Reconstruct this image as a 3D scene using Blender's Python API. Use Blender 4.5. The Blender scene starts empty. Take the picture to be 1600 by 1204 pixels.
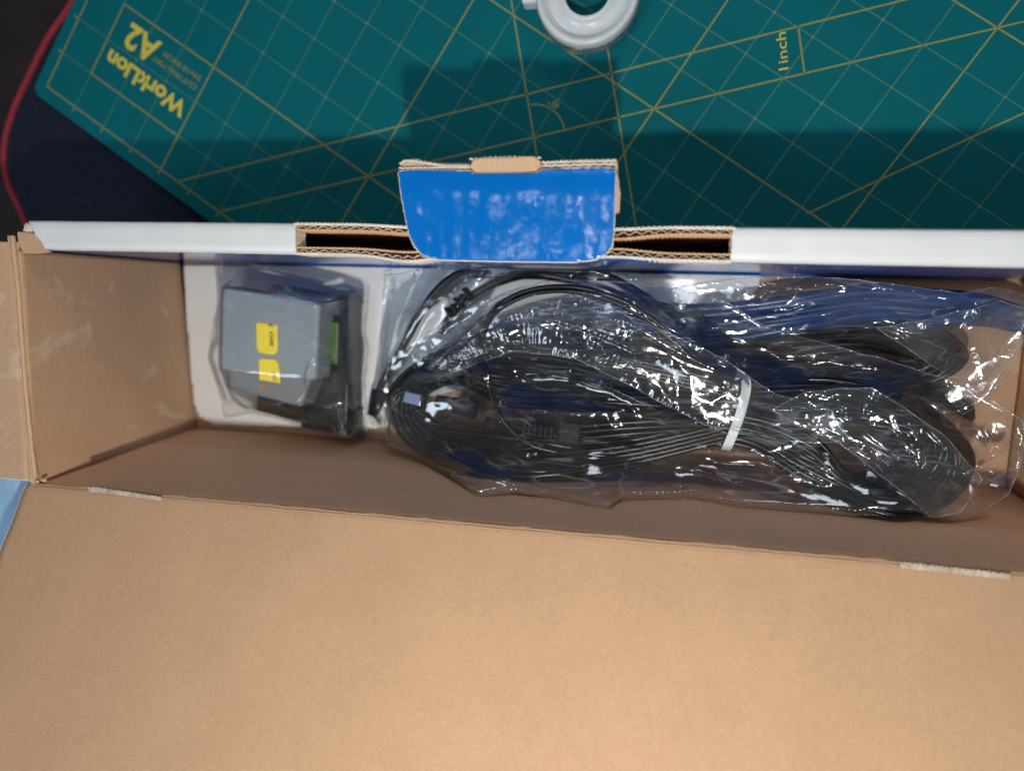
import bpy, math, random
import numpy as np
from mathutils import Matrix, Vector
random.seed(7); rng = np.random.default_rng(11)
sc = bpy.context.scene
R_ = math.radians
# ------------------------------------------------------------------ camera (hand-held phone looking down, ~0.42 m above the desk)
H = 424.353                                  # all lengths below are millimetres; MM turns them into metres
MM = 0.001
F = 1075.0
RC = np.array([[0.98200145, 0.02819648, -0.18675683], [-0.0514162, 0.99135893, -0.12068074], [0.18174028, 0.12811099, 0.97496566]])
cam_d = bpy.data.cameras.new('camera'); cam = bpy.data.objects.new('camera', cam_d); sc.collection.objects.link(cam)
cam_d.sensor_width = 36.0; cam_d.lens = 36.0 * F / 1600; cam_d.clip_start = 0.01; cam_d.clip_end = 20
m = Matrix([[RC[0][0], RC[1][0], RC[2][0], 0], [RC[0][1], RC[1][1], RC[2][1], 0], [RC[0][2], RC[1][2], RC[2][2], H * MM], [0, 0, 0, 1]])
cam.matrix_world = m
cam_d.dof.use_dof = True; cam_d.dof.focus_distance = 0.338; cam_d.dof.aperture_fstop = 4.0
sc.camera = cam
# ------------------------------------------------------------------ world: dim room light
w = bpy.data.worlds.new('World'); sc.world = w; w.use_nodes = True
bg = w.node_tree.nodes['Background']; bg.inputs[0].default_value = (0.80, 0.90, 1.0, 1); bg.inputs[1].default_value = 0.085
sc.view_settings.view_transform = 'Standard'; sc.view_settings.look = 'None'; sc.view_settings.exposure = 0.12; sc.view_settings.gamma = 1
# ------------------------------------------------------------------ lamps
def lamp(name, kind, loc, target, energy, col, **k):
    d = bpy.data.lights.new(name, kind); d.energy = energy; d.color = col
    for a, b in k.items(): setattr(d, a, b)
    o = bpy.data.objects.new(name, d); sc.collection.objects.link(o)
    o.location = Vector(loc) * MM
    o.rotation_euler = (Vector(target) - Vector(loc)).to_track_quat('-Z', 'Y').to_euler()
    return o
lamp('work_lamp', 'POINT', (9, -152, 458), (0, 0, 0), 5.0, (1.0, 0.94, 0.86), shadow_soft_size=0.007)
lamp('overhead_light', 'AREA', (140, 78, 2400), (0, -20, 0), 3.5, (0.95, 0.97, 1.0), shape='RECTANGLE', size=0.2, size_y=0.12)
lamp('overhead_light', 'AREA', (-470, 200, 2400), (0, -20, 0), 0.8, (0.90, 0.97, 1.0), shape='RECTANGLE', size=0.10, size_y=0.07)  # added source, puts a row of glints on the blue tab
lamp('fill_light', 'AREA', (-900, -700, 1500), (-50, -40, 60), 7.5, (0.78, 0.88, 1.0), shape='RECTANGLE', size=0.4, size_y=0.6)  # added cool fill from the left, evens falloff and gives film sheen
lamp('fill_light', 'AREA', (350, 1500, 1300), (0, -60, 60), 5.0, (0.90, 0.95, 1.0), shape='RECTANGLE', size=0.6, size_y=0.4)  # added fill for the shaded near wall, no window known there

def P(px, py, z):
    """world point (mm) at height z whose place in the 1600x1204 photograph is px,py"""
    d = RC.T @ np.array([(px - 800) / F, -(py - 602) / F, -1.0])
    t = (z - H) / d[2]
    return np.array([d[0] * t, d[1] * t, z])
# ------------------------------------------------------------------ object helpers
def link(name, me, mat, parent=None):
    o = bpy.data.objects.new(name, me); sc.collection.objects.link(o)
    if mat is not None:
        for mm in (mat if isinstance(mat, (list, tuple)) else [mat]): me.materials.append(mm)
    if parent is not None:
        o.parent = parent; o.matrix_parent_inverse = Matrix.Identity(4)
        o.location = (0, 0, 0) if parent.parent else -parent.location
    return o
def mesh(name, V, Fc, mat, parent=None, smooth=False):
    me = bpy.data.meshes.new(name)
    V = np.asarray(V, float) * MM
    me.from_pydata([tuple(v) for v in V.tolist()], [], [tuple(int(i) for i in f) for f in Fc]); me.validate(); me.update()
    if smooth: me.polygons.foreach_set('use_smooth', [True] * len(me.polygons))
    return link(name, me, mat, parent)
def root(name, loc, label, cat, group=None):
    o = bpy.data.objects.new(name, None); sc.collection.objects.link(o); o.location = Vector(loc) * MM
    o.empty_display_size = 0.01
    o['label'] = label; o['category'] = cat
    if group: o['group'] = group
    return o
def tag(o, label=None, cat=None, kind=None, group=None):
    if label: o['label'] = label
    if cat: o['category'] = cat
    if kind: o['kind'] = kind
    if group: o['group'] = group
    return o
class MB:
    def __init__(s): s.V = []; s.F = []
    def add(s, V, Fc):
        n = len(s.V); s.V += [tuple(v) for v in V]; s.F += [tuple(i + n for i in f) for f in Fc]; return s
    def box(s, x0, x1, y0, y1, z0, z1):
        V = [(x, y, z) for z in (z0, z1) for y in (y0, y1) for x in (x0, x1)]
        return s.add(V, [(0, 2, 3, 1), (4, 5, 7, 6), (0, 1, 5, 4), (2, 6, 7, 3), (0, 4, 6, 2), (1, 3, 7, 5)])
    def hexa(s, bot, top):
        """bot/top: four points each, counter-clockwise"""
        return s.add(list(bot) + list(top), [(3, 2, 1, 0), (4, 5, 6, 7), (0, 1, 5, 4), (1, 2, 6, 5), (2, 3, 7, 6), (3, 0, 4, 7)])
    def prism(s, poly, z0, z1):
        n = len(poly)
        V = [(p[0], p[1], z0 + (p[2] if len(p) > 2 else 0)) for p in poly] + [(p[0], p[1], z1 + (p[2] if len(p) > 2 else 0)) for p in poly]
        return s.add(V, [tuple(range(n - 1, -1, -1)), tuple(range(n, 2 * n))] + [(i, (i + 1) % n, n + (i + 1) % n, n + i) for i in range(n)])
    def tube(s, pts, r, seg=8, cap=True):
        pts = np.asarray(pts, float); n = len(pts)
        rr = np.full(n, r) if np.isscalar(r) else np.asarray(r, float)
        T = np.gradient(pts, axis=0); T /= np.linalg.norm(T, axis=1)[:, None] + 1e-9
        up = np.array([0, 0, 1.0]); N = np.cross(T, up); bad = np.linalg.norm(N, axis=1) < 0.05
        N[bad] = np.cross(T[bad], [1, 0, 0]); N /= np.linalg.norm(N, axis=1)[:, None]
        B = np.cross(N, T)
        a = np.linspace(0, 2 * math.pi, seg, endpoint=False)
        V = (pts[:, None, :] + rr[:, None, None] * (np.cos(a)[None, :, None] * N[:, None, :] + np.sin(a)[None, :, None] * B[:, None, :])).reshape(-1, 3)
        Fc = [(i * seg + j, (i + 1) * seg + j, (i + 1) * seg + (j + 1) % seg, i * seg + (j + 1) % seg) for i in range(n - 1) for j in range(seg)]
        if cap: Fc += [tuple(range(seg)), tuple(range((n - 1) * seg + seg - 1, (n - 1) * seg - 1, -1))]
        return s.add(V.tolist(), Fc)
    def build(s, name, mat, parent=None, smooth=False, bevel=0, bseg=2):
        o = mesh(name, s.V, s.F, mat, parent, smooth)
        if bevel:
            b = o.modifiers.new('bevel', 'BEVEL'); b.width = bevel * MM; b.segments = bseg; b.limit_method = 'ANGLE'
        return o
def spline(pts, n=10):
    p = np.asarray(pts, float); q = np.vstack([2 * p[0] - p[1], p, 2 * p[-1] - p[-2]]); out = []
    for i in range(1, len(q) - 2):
        for t in np.linspace(0, 1, n, endpoint=False):
            a, b, c, d = q[i - 1], q[i], q[i + 1], q[i + 2]
            out.append(0.5 * (2 * b + (c - a) * t + (2 * a - 5 * b + 4 * c - d) * t * t + (3 * b - a - 3 * c + d) * t ** 3))
    out.append(p[-1]); return np.array(out)
# numpy gradient noise
_perm = rng.permutation(256); _perm = np.concatenate([_perm, _perm]); _ang = rng.random(256) * 2 * math.pi
def noise2(x, y, seed=0):
    x = np.asarray(x, float) + seed * 17.31; y = np.asarray(y, float) - seed * 9.7
    xi = np.floor(x).astype(int); yi = np.floor(y).astype(int); xf = x - xi; yf = y - yi
    u = xf ** 3 * (xf * (xf * 6 - 15) + 10); v = yf ** 3 * (yf * (yf * 6 - 15) + 10)
    def g(ix, iy, dx, dy):
        a = _ang[_perm[(_perm[ix & 255] + iy) & 255]]; return np.cos(a) * dx + np.sin(a) * dy
    n00 = g(xi, yi, xf, yf); n10 = g(xi + 1, yi, xf - 1, yf); n01 = g(xi, yi + 1, xf, yf - 1); n11 = g(xi + 1, yi + 1, xf - 1, yf - 1)
    return (n00 * (1 - u) + n10 * u) * (1 - v) + (n01 * (1 - u) + n11 * u) * v
def grid_sheet(fn, nu, nv, thick=None):
    """fn(u,v)->xyz arrays, u,v in 0..1; optional second skin offset by vector thick"""
    U, V = np.meshgrid(np.linspace(0, 1, nu), np.linspace(0, 1, nv))
    p = np.stack(fn(U.ravel(), V.ravel()), 1); mb = MB()
    Fc = [(j * nu + i, j * nu + i + 1, (j + 1) * nu + i + 1, (j + 1) * nu + i) for j in range(nv - 1) for i in range(nu - 1)]
    mb.add(p.tolist(), Fc)
    if thick is not None:
        q = p + np.asarray(thick); N = nu * nv
        mb.V += [tuple(v) for v in q.tolist()]; mb.F += [tuple(reversed([i + N for i in f])) for f in Fc]
        ring = [i for i in range(nu)] + [j * nu + nu - 1 for j in range(1, nv)] + [(nv - 1) * nu + i for i in range(nu - 2, -1, -1)] + [j * nu for j in range(nv - 2, 0, -1)]
        for a, b in zip(ring, ring[1:] + ring[:1]): mb.F.append((b, a, a + N, b + N))
    return mb
# ------------------------------------------------------------------ materials
def nodes(name):
    mt = bpy.data.materials.new(name); mt.use_nodes = True; nt = mt.node_tree
    return mt, nt, nt.nodes['Principled BSDF']
def L(nt, a, b): nt.links.new(a, b)
def coords(nt, scale=(1, 1, 1), rot=(0, 0, 0)):
    g = nt.nodes.new('ShaderNodeNewGeometry'); mp = nt.nodes.new('ShaderNodeMapping')   # world position in mm
    mp.inputs['Scale'].default_value = [1000 * s for s in scale]; mp.inputs['Rotation'].default_value = rot
    L(nt, g.outputs['Position'], mp.inputs['Vector']); return mp.outputs[0]
def nz(nt, vec, scale, detail=4, rough=0.6, dist=0):
    n = nt.nodes.new('ShaderNodeTexNoise'); n.inputs['Scale'].default_value = scale; n.inputs['Detail'].default_value = detail
    n.inputs['Roughness'].default_value = rough; n.inputs['Distortion'].default_value = dist; L(nt, vec, n.inputs['Vector']); return n.outputs['Fac']
def ramp(nt, fac, stops):
    r = nt.nodes.new('ShaderNodeValToRGB'); e = r.color_ramp.elements
    while len(e) < len(stops): e.new(0.5)
    for k, (p, c) in enumerate(stops): e[k].position = p; e[k].color = (*c, 1) if len(c) == 3 else c
    L(nt, fac, r.inputs[0]); return r.outputs[0]
def mixc(nt, f, a, b, mode='MIX'):
    n = nt.nodes.new('ShaderNodeMix'); n.data_type = 'RGBA'; n.blend_type = mode
    for s, v in ((n.inputs[0], f), (n.inputs[6], a), (n.inputs[7], b)):
        if hasattr(v, 'links'): L(nt, v, s)
        else: s.default_value = v if isinstance(v, float) else (*v, 1)
    return n.outputs[2]
def bump(nt, h, strength, dist, bs, prev=None):
    b = nt.nodes.new('ShaderNodeBump'); b.inputs['Strength'].default_value = strength; b.inputs['Distance'].default_value = dist * MM
    L(nt, h, b.inputs['Height'])
    if prev: L(nt, prev, b.inputs['Normal'])
    if bs: L(nt, b.outputs[0], bs.inputs['Normal'])
    return b.outputs[0]
def plain(name, col, rough=0.5, metal=0.0, spec=0.5, bmp=0, bscale=1.0, var=0.0, coat=0):
    mt, nt, b = nodes(name); b.inputs['Roughness'].default_value = rough; b.inputs['Metallic'].default_value = metal
    b.inputs['Specular IOR Level'].default_value = spec; b.inputs['Coat Weight'].default_value = coat
    v = coords(nt); n = nz(nt, v, 0.05 * bscale)
    k = 1 - var
    L(nt, ramp(nt, n, [(0.3, tuple(c * k for c in col)), (0.7, tuple(min(1, c * (1 + var)) for c in col))]), b.inputs['Base Color'])
    if bmp: bump(nt, nz(nt, v, 0.8 * bscale, 5), bmp, 0.3, b)
    return mt
def cardboard(name, col, axis=0, ripple=0.25, marks=0.0):
    mt, nt, b = nodes(name)
    v = coords(nt)
    blot = nz(nt, v, 0.03, 5, 0.6)
    fib = nz(nt, coords(nt, (0.45, 1.6, 1.0), (0, 0, 0.25)), 0.8, 6, 0.75)
    fib2 = nz(nt, coords(nt, (1.8, 0.3, 1.0), (0, 0, -0.5)), 0.7, 4, 0.7)
    c = ramp(nt, blot, [(0.25, tuple(x * 0.80 for x in col)), (0.75, tuple(x * 1.13 for x in col))])
    c = mixc(nt, 0.55, c, ramp(nt, fib, [(0.3, tuple(x * 0.72 for x in col)), (0.52, col), (0.75, tuple(x * 1.38 for x in col))]))
    c = mixc(nt, 0.32, c, ramp(nt, fib2, [(0.3, tuple(x * 0.78 for x in col)), (0.75, tuple(x * 1.25 for x in col))]))
    sp = nt.nodes.new('ShaderNodeTexVoronoi'); sp.inputs['Scale'].default_value = 0.10; sp.inputs['Randomness'].default_value = 1; L(nt, v, sp.inputs['Vector'])
    c = mixc(nt, ramp(nt, sp.outputs['Distance'], [(0.022, (0.55,) * 3), (0.045, (0, 0, 0))]), c, (0.12, 0.06, 0.03))
    if marks:                                                     # pale rub marks on the liner
        mk = nz(nt, coords(nt, (1, 1, 1)), 0.028, 3, 0.5, 1.6)
        c = mixc(nt, ramp(nt, mk, [(0.62, (0, 0, 0)), (0.70, (marks,) * 3)]), c, (0.62, 0.48, 0.36))
    L(nt, c, b.inputs['Base Color']); b.inputs['Roughness'].default_value = 0.72; b.inputs['Specular IOR Level'].default_value = 0.25
    wv = nt.nodes.new('ShaderNodeTexWave'); wv.bands_direction = 'XYZ'[axis]; wv.inputs['Scale'].default_value = 0.052; wv.inputs['Distortion'].default_value = 0.4; L(nt, v, wv.inputs['Vector'])
    n1 = bump(nt, wv.outputs['Fac'], ripple, 0.25, None)
    n2 = bump(nt, fib, 0.7, 0.16, None, n1)
    bump(nt, blot, 0.5, 1.2, b, n2)
    return mt
M = {}
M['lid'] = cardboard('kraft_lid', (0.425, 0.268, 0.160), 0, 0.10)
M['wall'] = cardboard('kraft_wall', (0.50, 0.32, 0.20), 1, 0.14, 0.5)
M['near'] = cardboard('kraft_near_wall', (0.78, 0.47, 0.275), 0, 0.16, 0.3)  # same kraft, colour lightened to make up for weak light on this wall
M['edge'] = cardboard('kraft_torn_edge', (0.55, 0.37, 0.23), 0, 0.5)
M['pale'] = plain('torn_paper', (0.66, 0.60, 0.52), 0.8, bmp=0.6, bscale=3, var=0.12)
M['torn'] = plain('torn_fibre', (0.46, 0.38, 0.30), 0.85, bmp=1.0, bscale=4, var=0.3)
M['cut'] = plain('cut_shadowed_core', (0.10, 0.055, 0.035), 0.9)
M['flute'] = plain('flute_paper', (0.50, 0.36, 0.25), 0.8, bmp=0.5, bscale=3, var=0.15)
def white_board(name, col=(0.66, 0.69, 0.70)):
    mt, nt, b = nodes(name); v = coords(nt)
    c = ramp(nt, nz(nt, v, 0.06, 5), [(0.3, tuple(x * 0.93 for x in col)), (0.7, col)])
    scr = nz(nt, coords(nt, (0.12, 1.4, 1)), 0.35, 3, 0.6, 0.5)
    c = mixc(nt, ramp(nt, scr, [(0.66, (0, 0, 0)), (0.74, (0.35,) * 3)]), c, tuple(x * 0.78 for x in col))
    L(nt, c, b.inputs['Base Color']); b.inputs['Roughness'].default_value = 0.38; b.inputs['Specular IOR Level'].default_value = 0.5
    bump(nt, nz(nt, v, 0.35, 5), 0.35, 0.25, b); return mt
M['white'] = white_board('white_coated_board')
M['insert'] = white_board('white_insert_board', (0.86, 0.88, 0.87))
M['insert'].node_tree.nodes['Principled BSDF'].inputs['Coat Weight'].default_value = 0.6; M['insert'].node_tree.nodes['Principled BSDF'].inputs['Coat Roughness'].default_value = 0.06
def blue_print(name, col, rough, bs, coat=0.0):
    mt, nt, b = nodes(name); v = coords(nt)
    L(nt, ramp(nt, nz(nt, v, 0.05, 4), [(0.3, tuple(x * 0.92 for x in col)), (0.7, col)]), b.inputs['Base Color'])
    b.inputs['Roughness'].default_value = rough; b.inputs['Coat Weight'].default_value = coat; b.inputs['Coat Roughness'].default_value = 0.12
    n1 = bump(nt, nz(nt, v, 0.10, 2), bs, 1.5, None)
    n2 = bump(nt, nz(nt, coords(nt, (0.5, 2.6, 1)), 0.9, 5, 0.7), 0.22, 0.10, None, n1)
    cr = nz(nt, coords(nt, (1.5, 0.12, 1)), 0.25, 2, 0.4, 0.8)
    bump(nt, ramp(nt, cr, [(0.60, (0, 0, 0)), (0.615, (1, 1, 1)), (0.63, (0, 0, 0))]), 0.15, 0.2, b, n2)
    return mt
M['blue'] = blue_print('glossy_blue_print', (0.0, 0.135, 0.50), 0.10, 0.22, 0.0)
M['bluewall'] = blue_print('glossy_blue_wall', (0.002, 0.09, 0.50), 0.11, 0.10, 0.4)
M['blueflap'] = blue_print('pale_blue_print', (0.36, 0.58, 0.80), 0.35, 0.6)
M['black'] = plain('black_cable_pvc', (0.006, 0.007, 0.008), 0.27, spec=0.4, bmp=0.12, bscale=1.5, var=0.2)
M['navy'] = plain('cable_pvc_blue_reflection', (0.0015, 0.030, 0.13), 0.32, bmp=0.12, bscale=1.5, var=0.2)  # blue wall's reflection in the film, put into the cable colour
M['rubber'] = plain('black_connector', (0.010, 0.011, 0.013), 0.6, spec=0.2, bmp=0.2, bscale=2, var=0.2)
M['steel'] = plain('plug_steel', (0.24, 0.29, 0.42), 0.32, 0.9, bmp=0.1)
M['tie'] = plain('white_tie', (0.66, 0.70, 0.72), 0.42, bmp=0.25, bscale=2, var=0.05)
M['grey'] = plain('grey_plastic', (0.27, 0.31, 0.35), 0.42, bmp=0.15, bscale=2, var=0.05)
M['grey2'] = plain('dark_grey_plastic', (0.20, 0.215, 0.225), 0.42, bmp=0.15, bscale=2, var=0.05)
M['yellow'] = plain('yellow_label', (0.95, 0.76, 0.02), 0.45, var=0.04)
M['ink'] = plain('dark_ink', (0.05, 0.045, 0.02), 0.6)
M['greenblk'] = plain('green_terminal', (0.09, 0.20, 0.035), 0.40, var=0.1)
M['darkblue'] = plain('navy_card', (0.008, 0.03, 0.10), 0.35, var=0.1)
M['red'] = plain('red_print', (0.5, 0.02, 0.03), 0.4)
M['darkplastic'] = plain('dark_housing', (0.018, 0.020, 0.026), 0.38, bmp=0.2, bscale=2)
M['taper'] = plain('translucent_white_plastic', (0.62, 0.66, 0.69), 0.30, var=0.06, coat=0.3)
# cutting mat and desk
mt, nt, b = nodes('cutting_mat_vinyl'); v = coords(nt)
L(nt, ramp(nt, nz(nt, v, 0.02, 4), [(0.3, (0.0, 0.112, 0.136)), (0.7, (0.0, 0.126, 0.150))]), b.inputs['Base Color'])
b.inputs['Roughness'].default_value = 0.7; b.inputs['Specular IOR Level'].default_value = 0.12; bump(nt, nz(nt, v, 1.2, 4), 0.3, 0.15, b); M['mat'] = mt
M['line'] = plain('yellow_mat_ink', (0.23, 0.24, 0.065), 0.6, var=0.12, bscale=8)
M['line2'] = plain('faint_mat_ink', (0.035, 0.165, 0.13), 0.6, var=0.2, bscale=8)
M['line2b'] = plain('dim_mat_ink', (0.11, 0.20, 0.10), 0.6, var=0.2, bscale=8)
M['logo'] = plain('logo_mat_ink', (0.58, 0.50, 0.06), 0.6, var=0.1, bscale=8)
M['cloth'] = plain('navy_cloth', (0.010, 0.014, 0.028), 0.85, spec=0.2, bmp=0.7, bscale=4, var=0.25)
M['redtrim'] = plain('red_trim', (0.26, 0.012, 0.025), 0.7, bmp=0.8, bscale=4, var=0.15)
M['desk'] = plain('dark_desk', (0.014, 0.008, 0.009), 0.5, bmp=0.2, var=0.5, bscale=0.5)
def film(name, haze, tint, bscale, bstr, boost=1.0, rough=0.07, lines=1.0):
    mt = bpy.data.materials.new(name); mt.use_nodes = True; nt = mt.node_tree
    for n in list(nt.nodes):
        if n.type != 'OUTPUT_MATERIAL': nt.nodes.remove(n)
    out = [n for n in nt.nodes if n.type == 'OUTPUT_MATERIAL'][0]
    v = coords(nt)
    tr = nt.nodes.new('ShaderNodeBsdfTransparent'); tr.inputs[0].default_value = (*tint, 1)
    gl = nt.nodes.new('ShaderNodeBsdfGlossy'); gl.inputs['Roughness'].default_value = rough; gl.inputs[0].default_value = (0.95, 0.98, 1, 1)
    n1 = bump(nt, nz(nt, v, 0.16 * bscale, 4, 0.6, 0.8), bstr, 2.0, None)
    vo = nt.nodes.new('ShaderNodeTexVoronoi'); vo.feature = 'DISTANCE_TO_EDGE'; vo.inputs['Scale'].default_value = 0.12 * bscale; L(nt, v, vo.inputs['Vector'])
    n2 = bump(nt, ramp(nt, vo.outputs['Distance'], [(0.0, (1, 1, 1)), (0.10, (0, 0, 0))]), 0.22 * bstr, 0.35, None, n1)
    L(nt, n2, gl.inputs['Normal'])
    fr = nt.nodes.new('ShaderNodeFresnel'); fr.inputs[0].default_value = 1.48; L(nt, n1, fr.inputs['Normal'])
    mu = nt.nodes.new('ShaderNodeMath'); mu.operation = 'MULTIPLY_ADD'; mu.use_clamp = True; mu.inputs[1].default_value = 1.5 * boost; mu.inputs[2].default_value = 0.012
    L(nt, fr.outputs[0], mu.inputs[0])
    df = nt.nodes.new('ShaderNodeBsdfDiffuse'); df.inputs[0].default_value = (0.80, 0.86, 0.92, 1)
    tl = nt.nodes.new('ShaderNodeBsdfTranslucent'); tl.inputs[0].default_value = (0.8, 0.86, 0.92, 1)
    md = nt.nodes.new('ShaderNodeMixShader'); md.inputs[0].default_value = 0.4; L(nt, df.outputs[0], md.inputs[1]); L(nt, tl.outputs[0], md.inputs[2])
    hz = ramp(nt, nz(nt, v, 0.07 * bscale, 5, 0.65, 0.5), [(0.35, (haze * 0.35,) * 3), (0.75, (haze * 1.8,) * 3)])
    def highlight_lines(rot, sc_, lo, amt, sd):      # pale lines along folds, painting highlight streaks into the haze
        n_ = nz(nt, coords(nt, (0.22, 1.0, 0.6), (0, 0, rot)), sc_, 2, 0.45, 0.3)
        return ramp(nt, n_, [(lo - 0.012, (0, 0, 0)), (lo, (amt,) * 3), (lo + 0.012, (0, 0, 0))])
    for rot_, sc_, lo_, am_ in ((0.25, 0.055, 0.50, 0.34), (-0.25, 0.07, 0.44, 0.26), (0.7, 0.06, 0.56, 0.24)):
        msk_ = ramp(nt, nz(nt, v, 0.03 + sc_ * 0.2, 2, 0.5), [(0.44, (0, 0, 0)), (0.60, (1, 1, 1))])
        hz = mixc(nt, 1.0, hz, mixc(nt, 1.0, highlight_lines(rot_, sc_, lo_, am_ * lines, 0), msk_, 'MULTIPLY'), 'ADD')
    m1 = nt.nodes.new('ShaderNodeMixShader'); L(nt, hz, m1.inputs[0]); L(nt, tr.outputs[0], m1.inputs[1]); L(nt, md.outputs[0], m1.inputs[2])
    m2 = nt.nodes.new('ShaderNodeMixShader'); L(nt, mu.outputs[0], m2.inputs[0]); L(nt, m1.outputs[0], m2.inputs[1]); L(nt, gl.outputs[0], m2.inputs[2])
    L(nt, m2.outputs[0], out.inputs[0]); return mt
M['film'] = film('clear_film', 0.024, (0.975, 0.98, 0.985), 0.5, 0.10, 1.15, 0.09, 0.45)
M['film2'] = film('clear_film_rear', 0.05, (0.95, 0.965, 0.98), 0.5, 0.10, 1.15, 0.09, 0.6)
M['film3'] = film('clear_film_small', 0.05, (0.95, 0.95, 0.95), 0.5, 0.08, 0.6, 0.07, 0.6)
M['filmb'] = film('clear_film_bottom', 0.05, (0.95, 0.96, 0.97), 1.0, 0.3)
M['seam'] = film('film_seam', 0.18, (0.9, 0.93, 0.96), 2.0, 0.4, 1.6)

# ================================================================== SETTING: desk, desk mat, cutting mat
tag(MB().box(-2500, 2500, -2500, 2500, -60, -8).build('desk', M['desk']), 'dark desk top under the mats', kind='structure')
dm = root('desk_mat', (-300, 100, -5), 'dark navy cloth desk mat with red stitched edge under the cutting mat', 'desk mat')
edge_px = [(150, -75), (115, 0), (75, 60), (45, 120), (22, 170), (9, 215), (6, 250), (14, 290), (28, 320), (40, 348), (70, 420), (110, 520)]
ep = spline([P(x, y, -4) for x, y in edge_px], 8)
poly = [(p[0], p[1]) for p in ep] + [(-250, -420), (420, -420), (560, 420), (-150, 420)]
MB().prism(poly[::-1] if False else poly, -8, -4.2).build('cloth', M['cloth'], dm)
e2 = ep.copy(); e2[:, 2] = -4.4
MB().tube(e2, 2.4, 8).build('stitched_edge', M['redtrim'], dm, True)
# cutting mat: 1 inch lattice turned 33 degrees
c33, s33 = math.cos(R_(33)), math.sin(R_(33)); IN = 25.4
def mat_pt(u, v, z=0.0): return (-408.77 + IN * (u * c33 + v * s33), 133.46 + IN * (-u * s33 + v * c33), z)
cm = root('cutting_mat', mat_pt(0, 0, 0), 'green cutting mat with yellow grid lines and lettering lying askew behind the box', 'cutting mat')
def rr_poly(u0, u1, v0, v1, r=0.25, n=5):
    out = []
    for cx, cy, a0 in ((u1 - r, v1 - r, 0), (u0 + r, v1 - r, 90), (u0 + r, v0 + r, 180), (u1 - r, v0 + r, 270)):
        for k in range(n + 1):
            a = R_(a0 + 90 * k / n); out.append((cx + r * math.cos(a), cy + r * math.sin(a)))
    return out
MB().prism([mat_pt(u, v)[:2] for u, v in rr_poly(-0.33, 23.4, -0.36, 17.4)], -3.6, -0.1).build('mat_sheet', M['mat'], cm)
def strips(lst, wd, z0=-0.15, z1=-0.02):
    mb = MB()
    for (u0, v0), (u1, v1) in lst:
        d = np.array([u1 - u0, v1 - v0], float); d /= np.linalg.norm(d); n = np.array([-d[1], d[0]]) * wd / IN / 2
        q = [(u0 - n[0], v0 - n[1]), (u1 - n[0], v1 - n[1]), (u1 + n[0], v1 + n[1]), (u0 + n[0], v0 + n[1])]
        mb.prism([mat_pt(*t)[:2] for t in q], z0, z1)
    return mb
thin = [((u, 0), (u, 17)) for u in range(1, 23) if u not in (4, 9, 14, 19)] + [((0, v), (23, v)) for v in range(1, 17) if v not in (3, 8, 13)]
strips(thin, 0.75).build('fine_grid', M['line2'], cm)
nod = MB()
for u in range(1, 23):
    for v in range(1, 17):
        x, y, _ = mat_pt(u, v); nod.prism([(x + 0.9 * math.cos(a), y + 0.9 * math.sin(a)) for a in np.linspace(0, 6.283, 7)[:-1]], -0.15, 0.035)
nod.build('grid_crossings', M['line2b'], cm)['kind'] = 'stuff'
thick = [((u, 0), (u, 17)) for u in (4, 9, 14, 19)] + [((1, v) if v == 3 else (0, v), (23, v)) for v in (3, 8, 13)]
strips(thick, 0.95, z0=-0.16, z1=0.0).build('main_grid', M['line'], cm)
diag = [((6, 0), (22.5, 16.5)), ((4.586, 0), (21, 16.414)), ((15.60, 11.02), (16.31, 10.31)), ((1, 1), (1, 3)), ((1, 1), (4, 1)),
        ((9.3, 8.74), (12.3, 5.7)), ((12.0, 8.85), (15.2, 5.65)), ((18.18, 7.95), (20.8, 12.45)), ((0, 0), (23, 0)), ((0, 0), (0, 17))]
for k in range(1, 23): diag.append(((k, -0.14), (k, 0)))
for k in range(1, 17): diag.append(((-0.14, k), (0, k)))
strips(diag, 0.95, z0=-0.17, z1=0.02).build('angle_lines', M['line'], cm)
arc = [(12 + 0.75 * math.cos(a), 6 + 0.75 * math.sin(a)) for a in np.linspace(R_(45), R_(130), 8)]
strips(list(zip(arc, arc[1:])), 0.9).build('angle_arc', M['line'], cm)
def text(body, size, origin, xdir, ydir, mat, parent, name='lettering', shear=0.0, bold=0.0, z=None, width=None, height=None):
    cu = bpy.data.curves.new('txt', 'FONT'); cu.body = body; cu.size = 1.0; cu.shear = shear; cu.offset = bold; cu.extrude = 0.02; cu.align_x = 'LEFT'
    ob = bpy.data.objects.new('txt', cu); sc.collection.objects.link(ob)
    bpy.context.view_layer.update(); dg = bpy.context.evaluated_depsgraph_get()
    me = bpy.data.meshes.new_from_object(ob.evaluated_get(dg)); bpy.data.objects.remove(ob); bpy.data.curves.remove(cu)
    co = np.zeros(len(me.vertices) * 3); me.vertices.foreach_get('co', co); co = co.reshape(-1, 3)
    co[:, 0] -= co[:, 0].min(); sx = size; sy = size
    if width: sx = width / co[:, 0].max()
    if height: sy = height / co[:, 1].max()
    xd = np.array(xdir, float); yd = np.array(ydir, float); o3 = np.array(origin, float); zd = np.cross(xd, yd); zd /= np.linalg.norm(zd)
    q = o3 + co[:, :1] * sx * xd + co[:, 1:2] * sy * yd + co[:, 2:3] * 2.0 * zd
    me.vertices.foreach_set('co', (q * MM).ravel()); me.update()
    return link(name, me, mat, parent)
ud = np.array([c33, -s33, 0]); vd = np.array([s33, c33, 0])
text('WorkLion', 12, mat_pt(3.85, 1.83, 0.04), -ud, -vd, M['logo'], cm, width=67, height=10.5, bold=0.04)
text('A2', 12, mat_pt(2.45, 2.72, 0.04), -ud, -vd, M['logo'], cm, width=26, height=16, bold=0.03)
text('CUTTING MAT', 4, mat_pt(3.84, 2.36, 0.04), -ud, -vd, M['line'], cm, width=37, height=3.4, bold=0.012)
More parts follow.
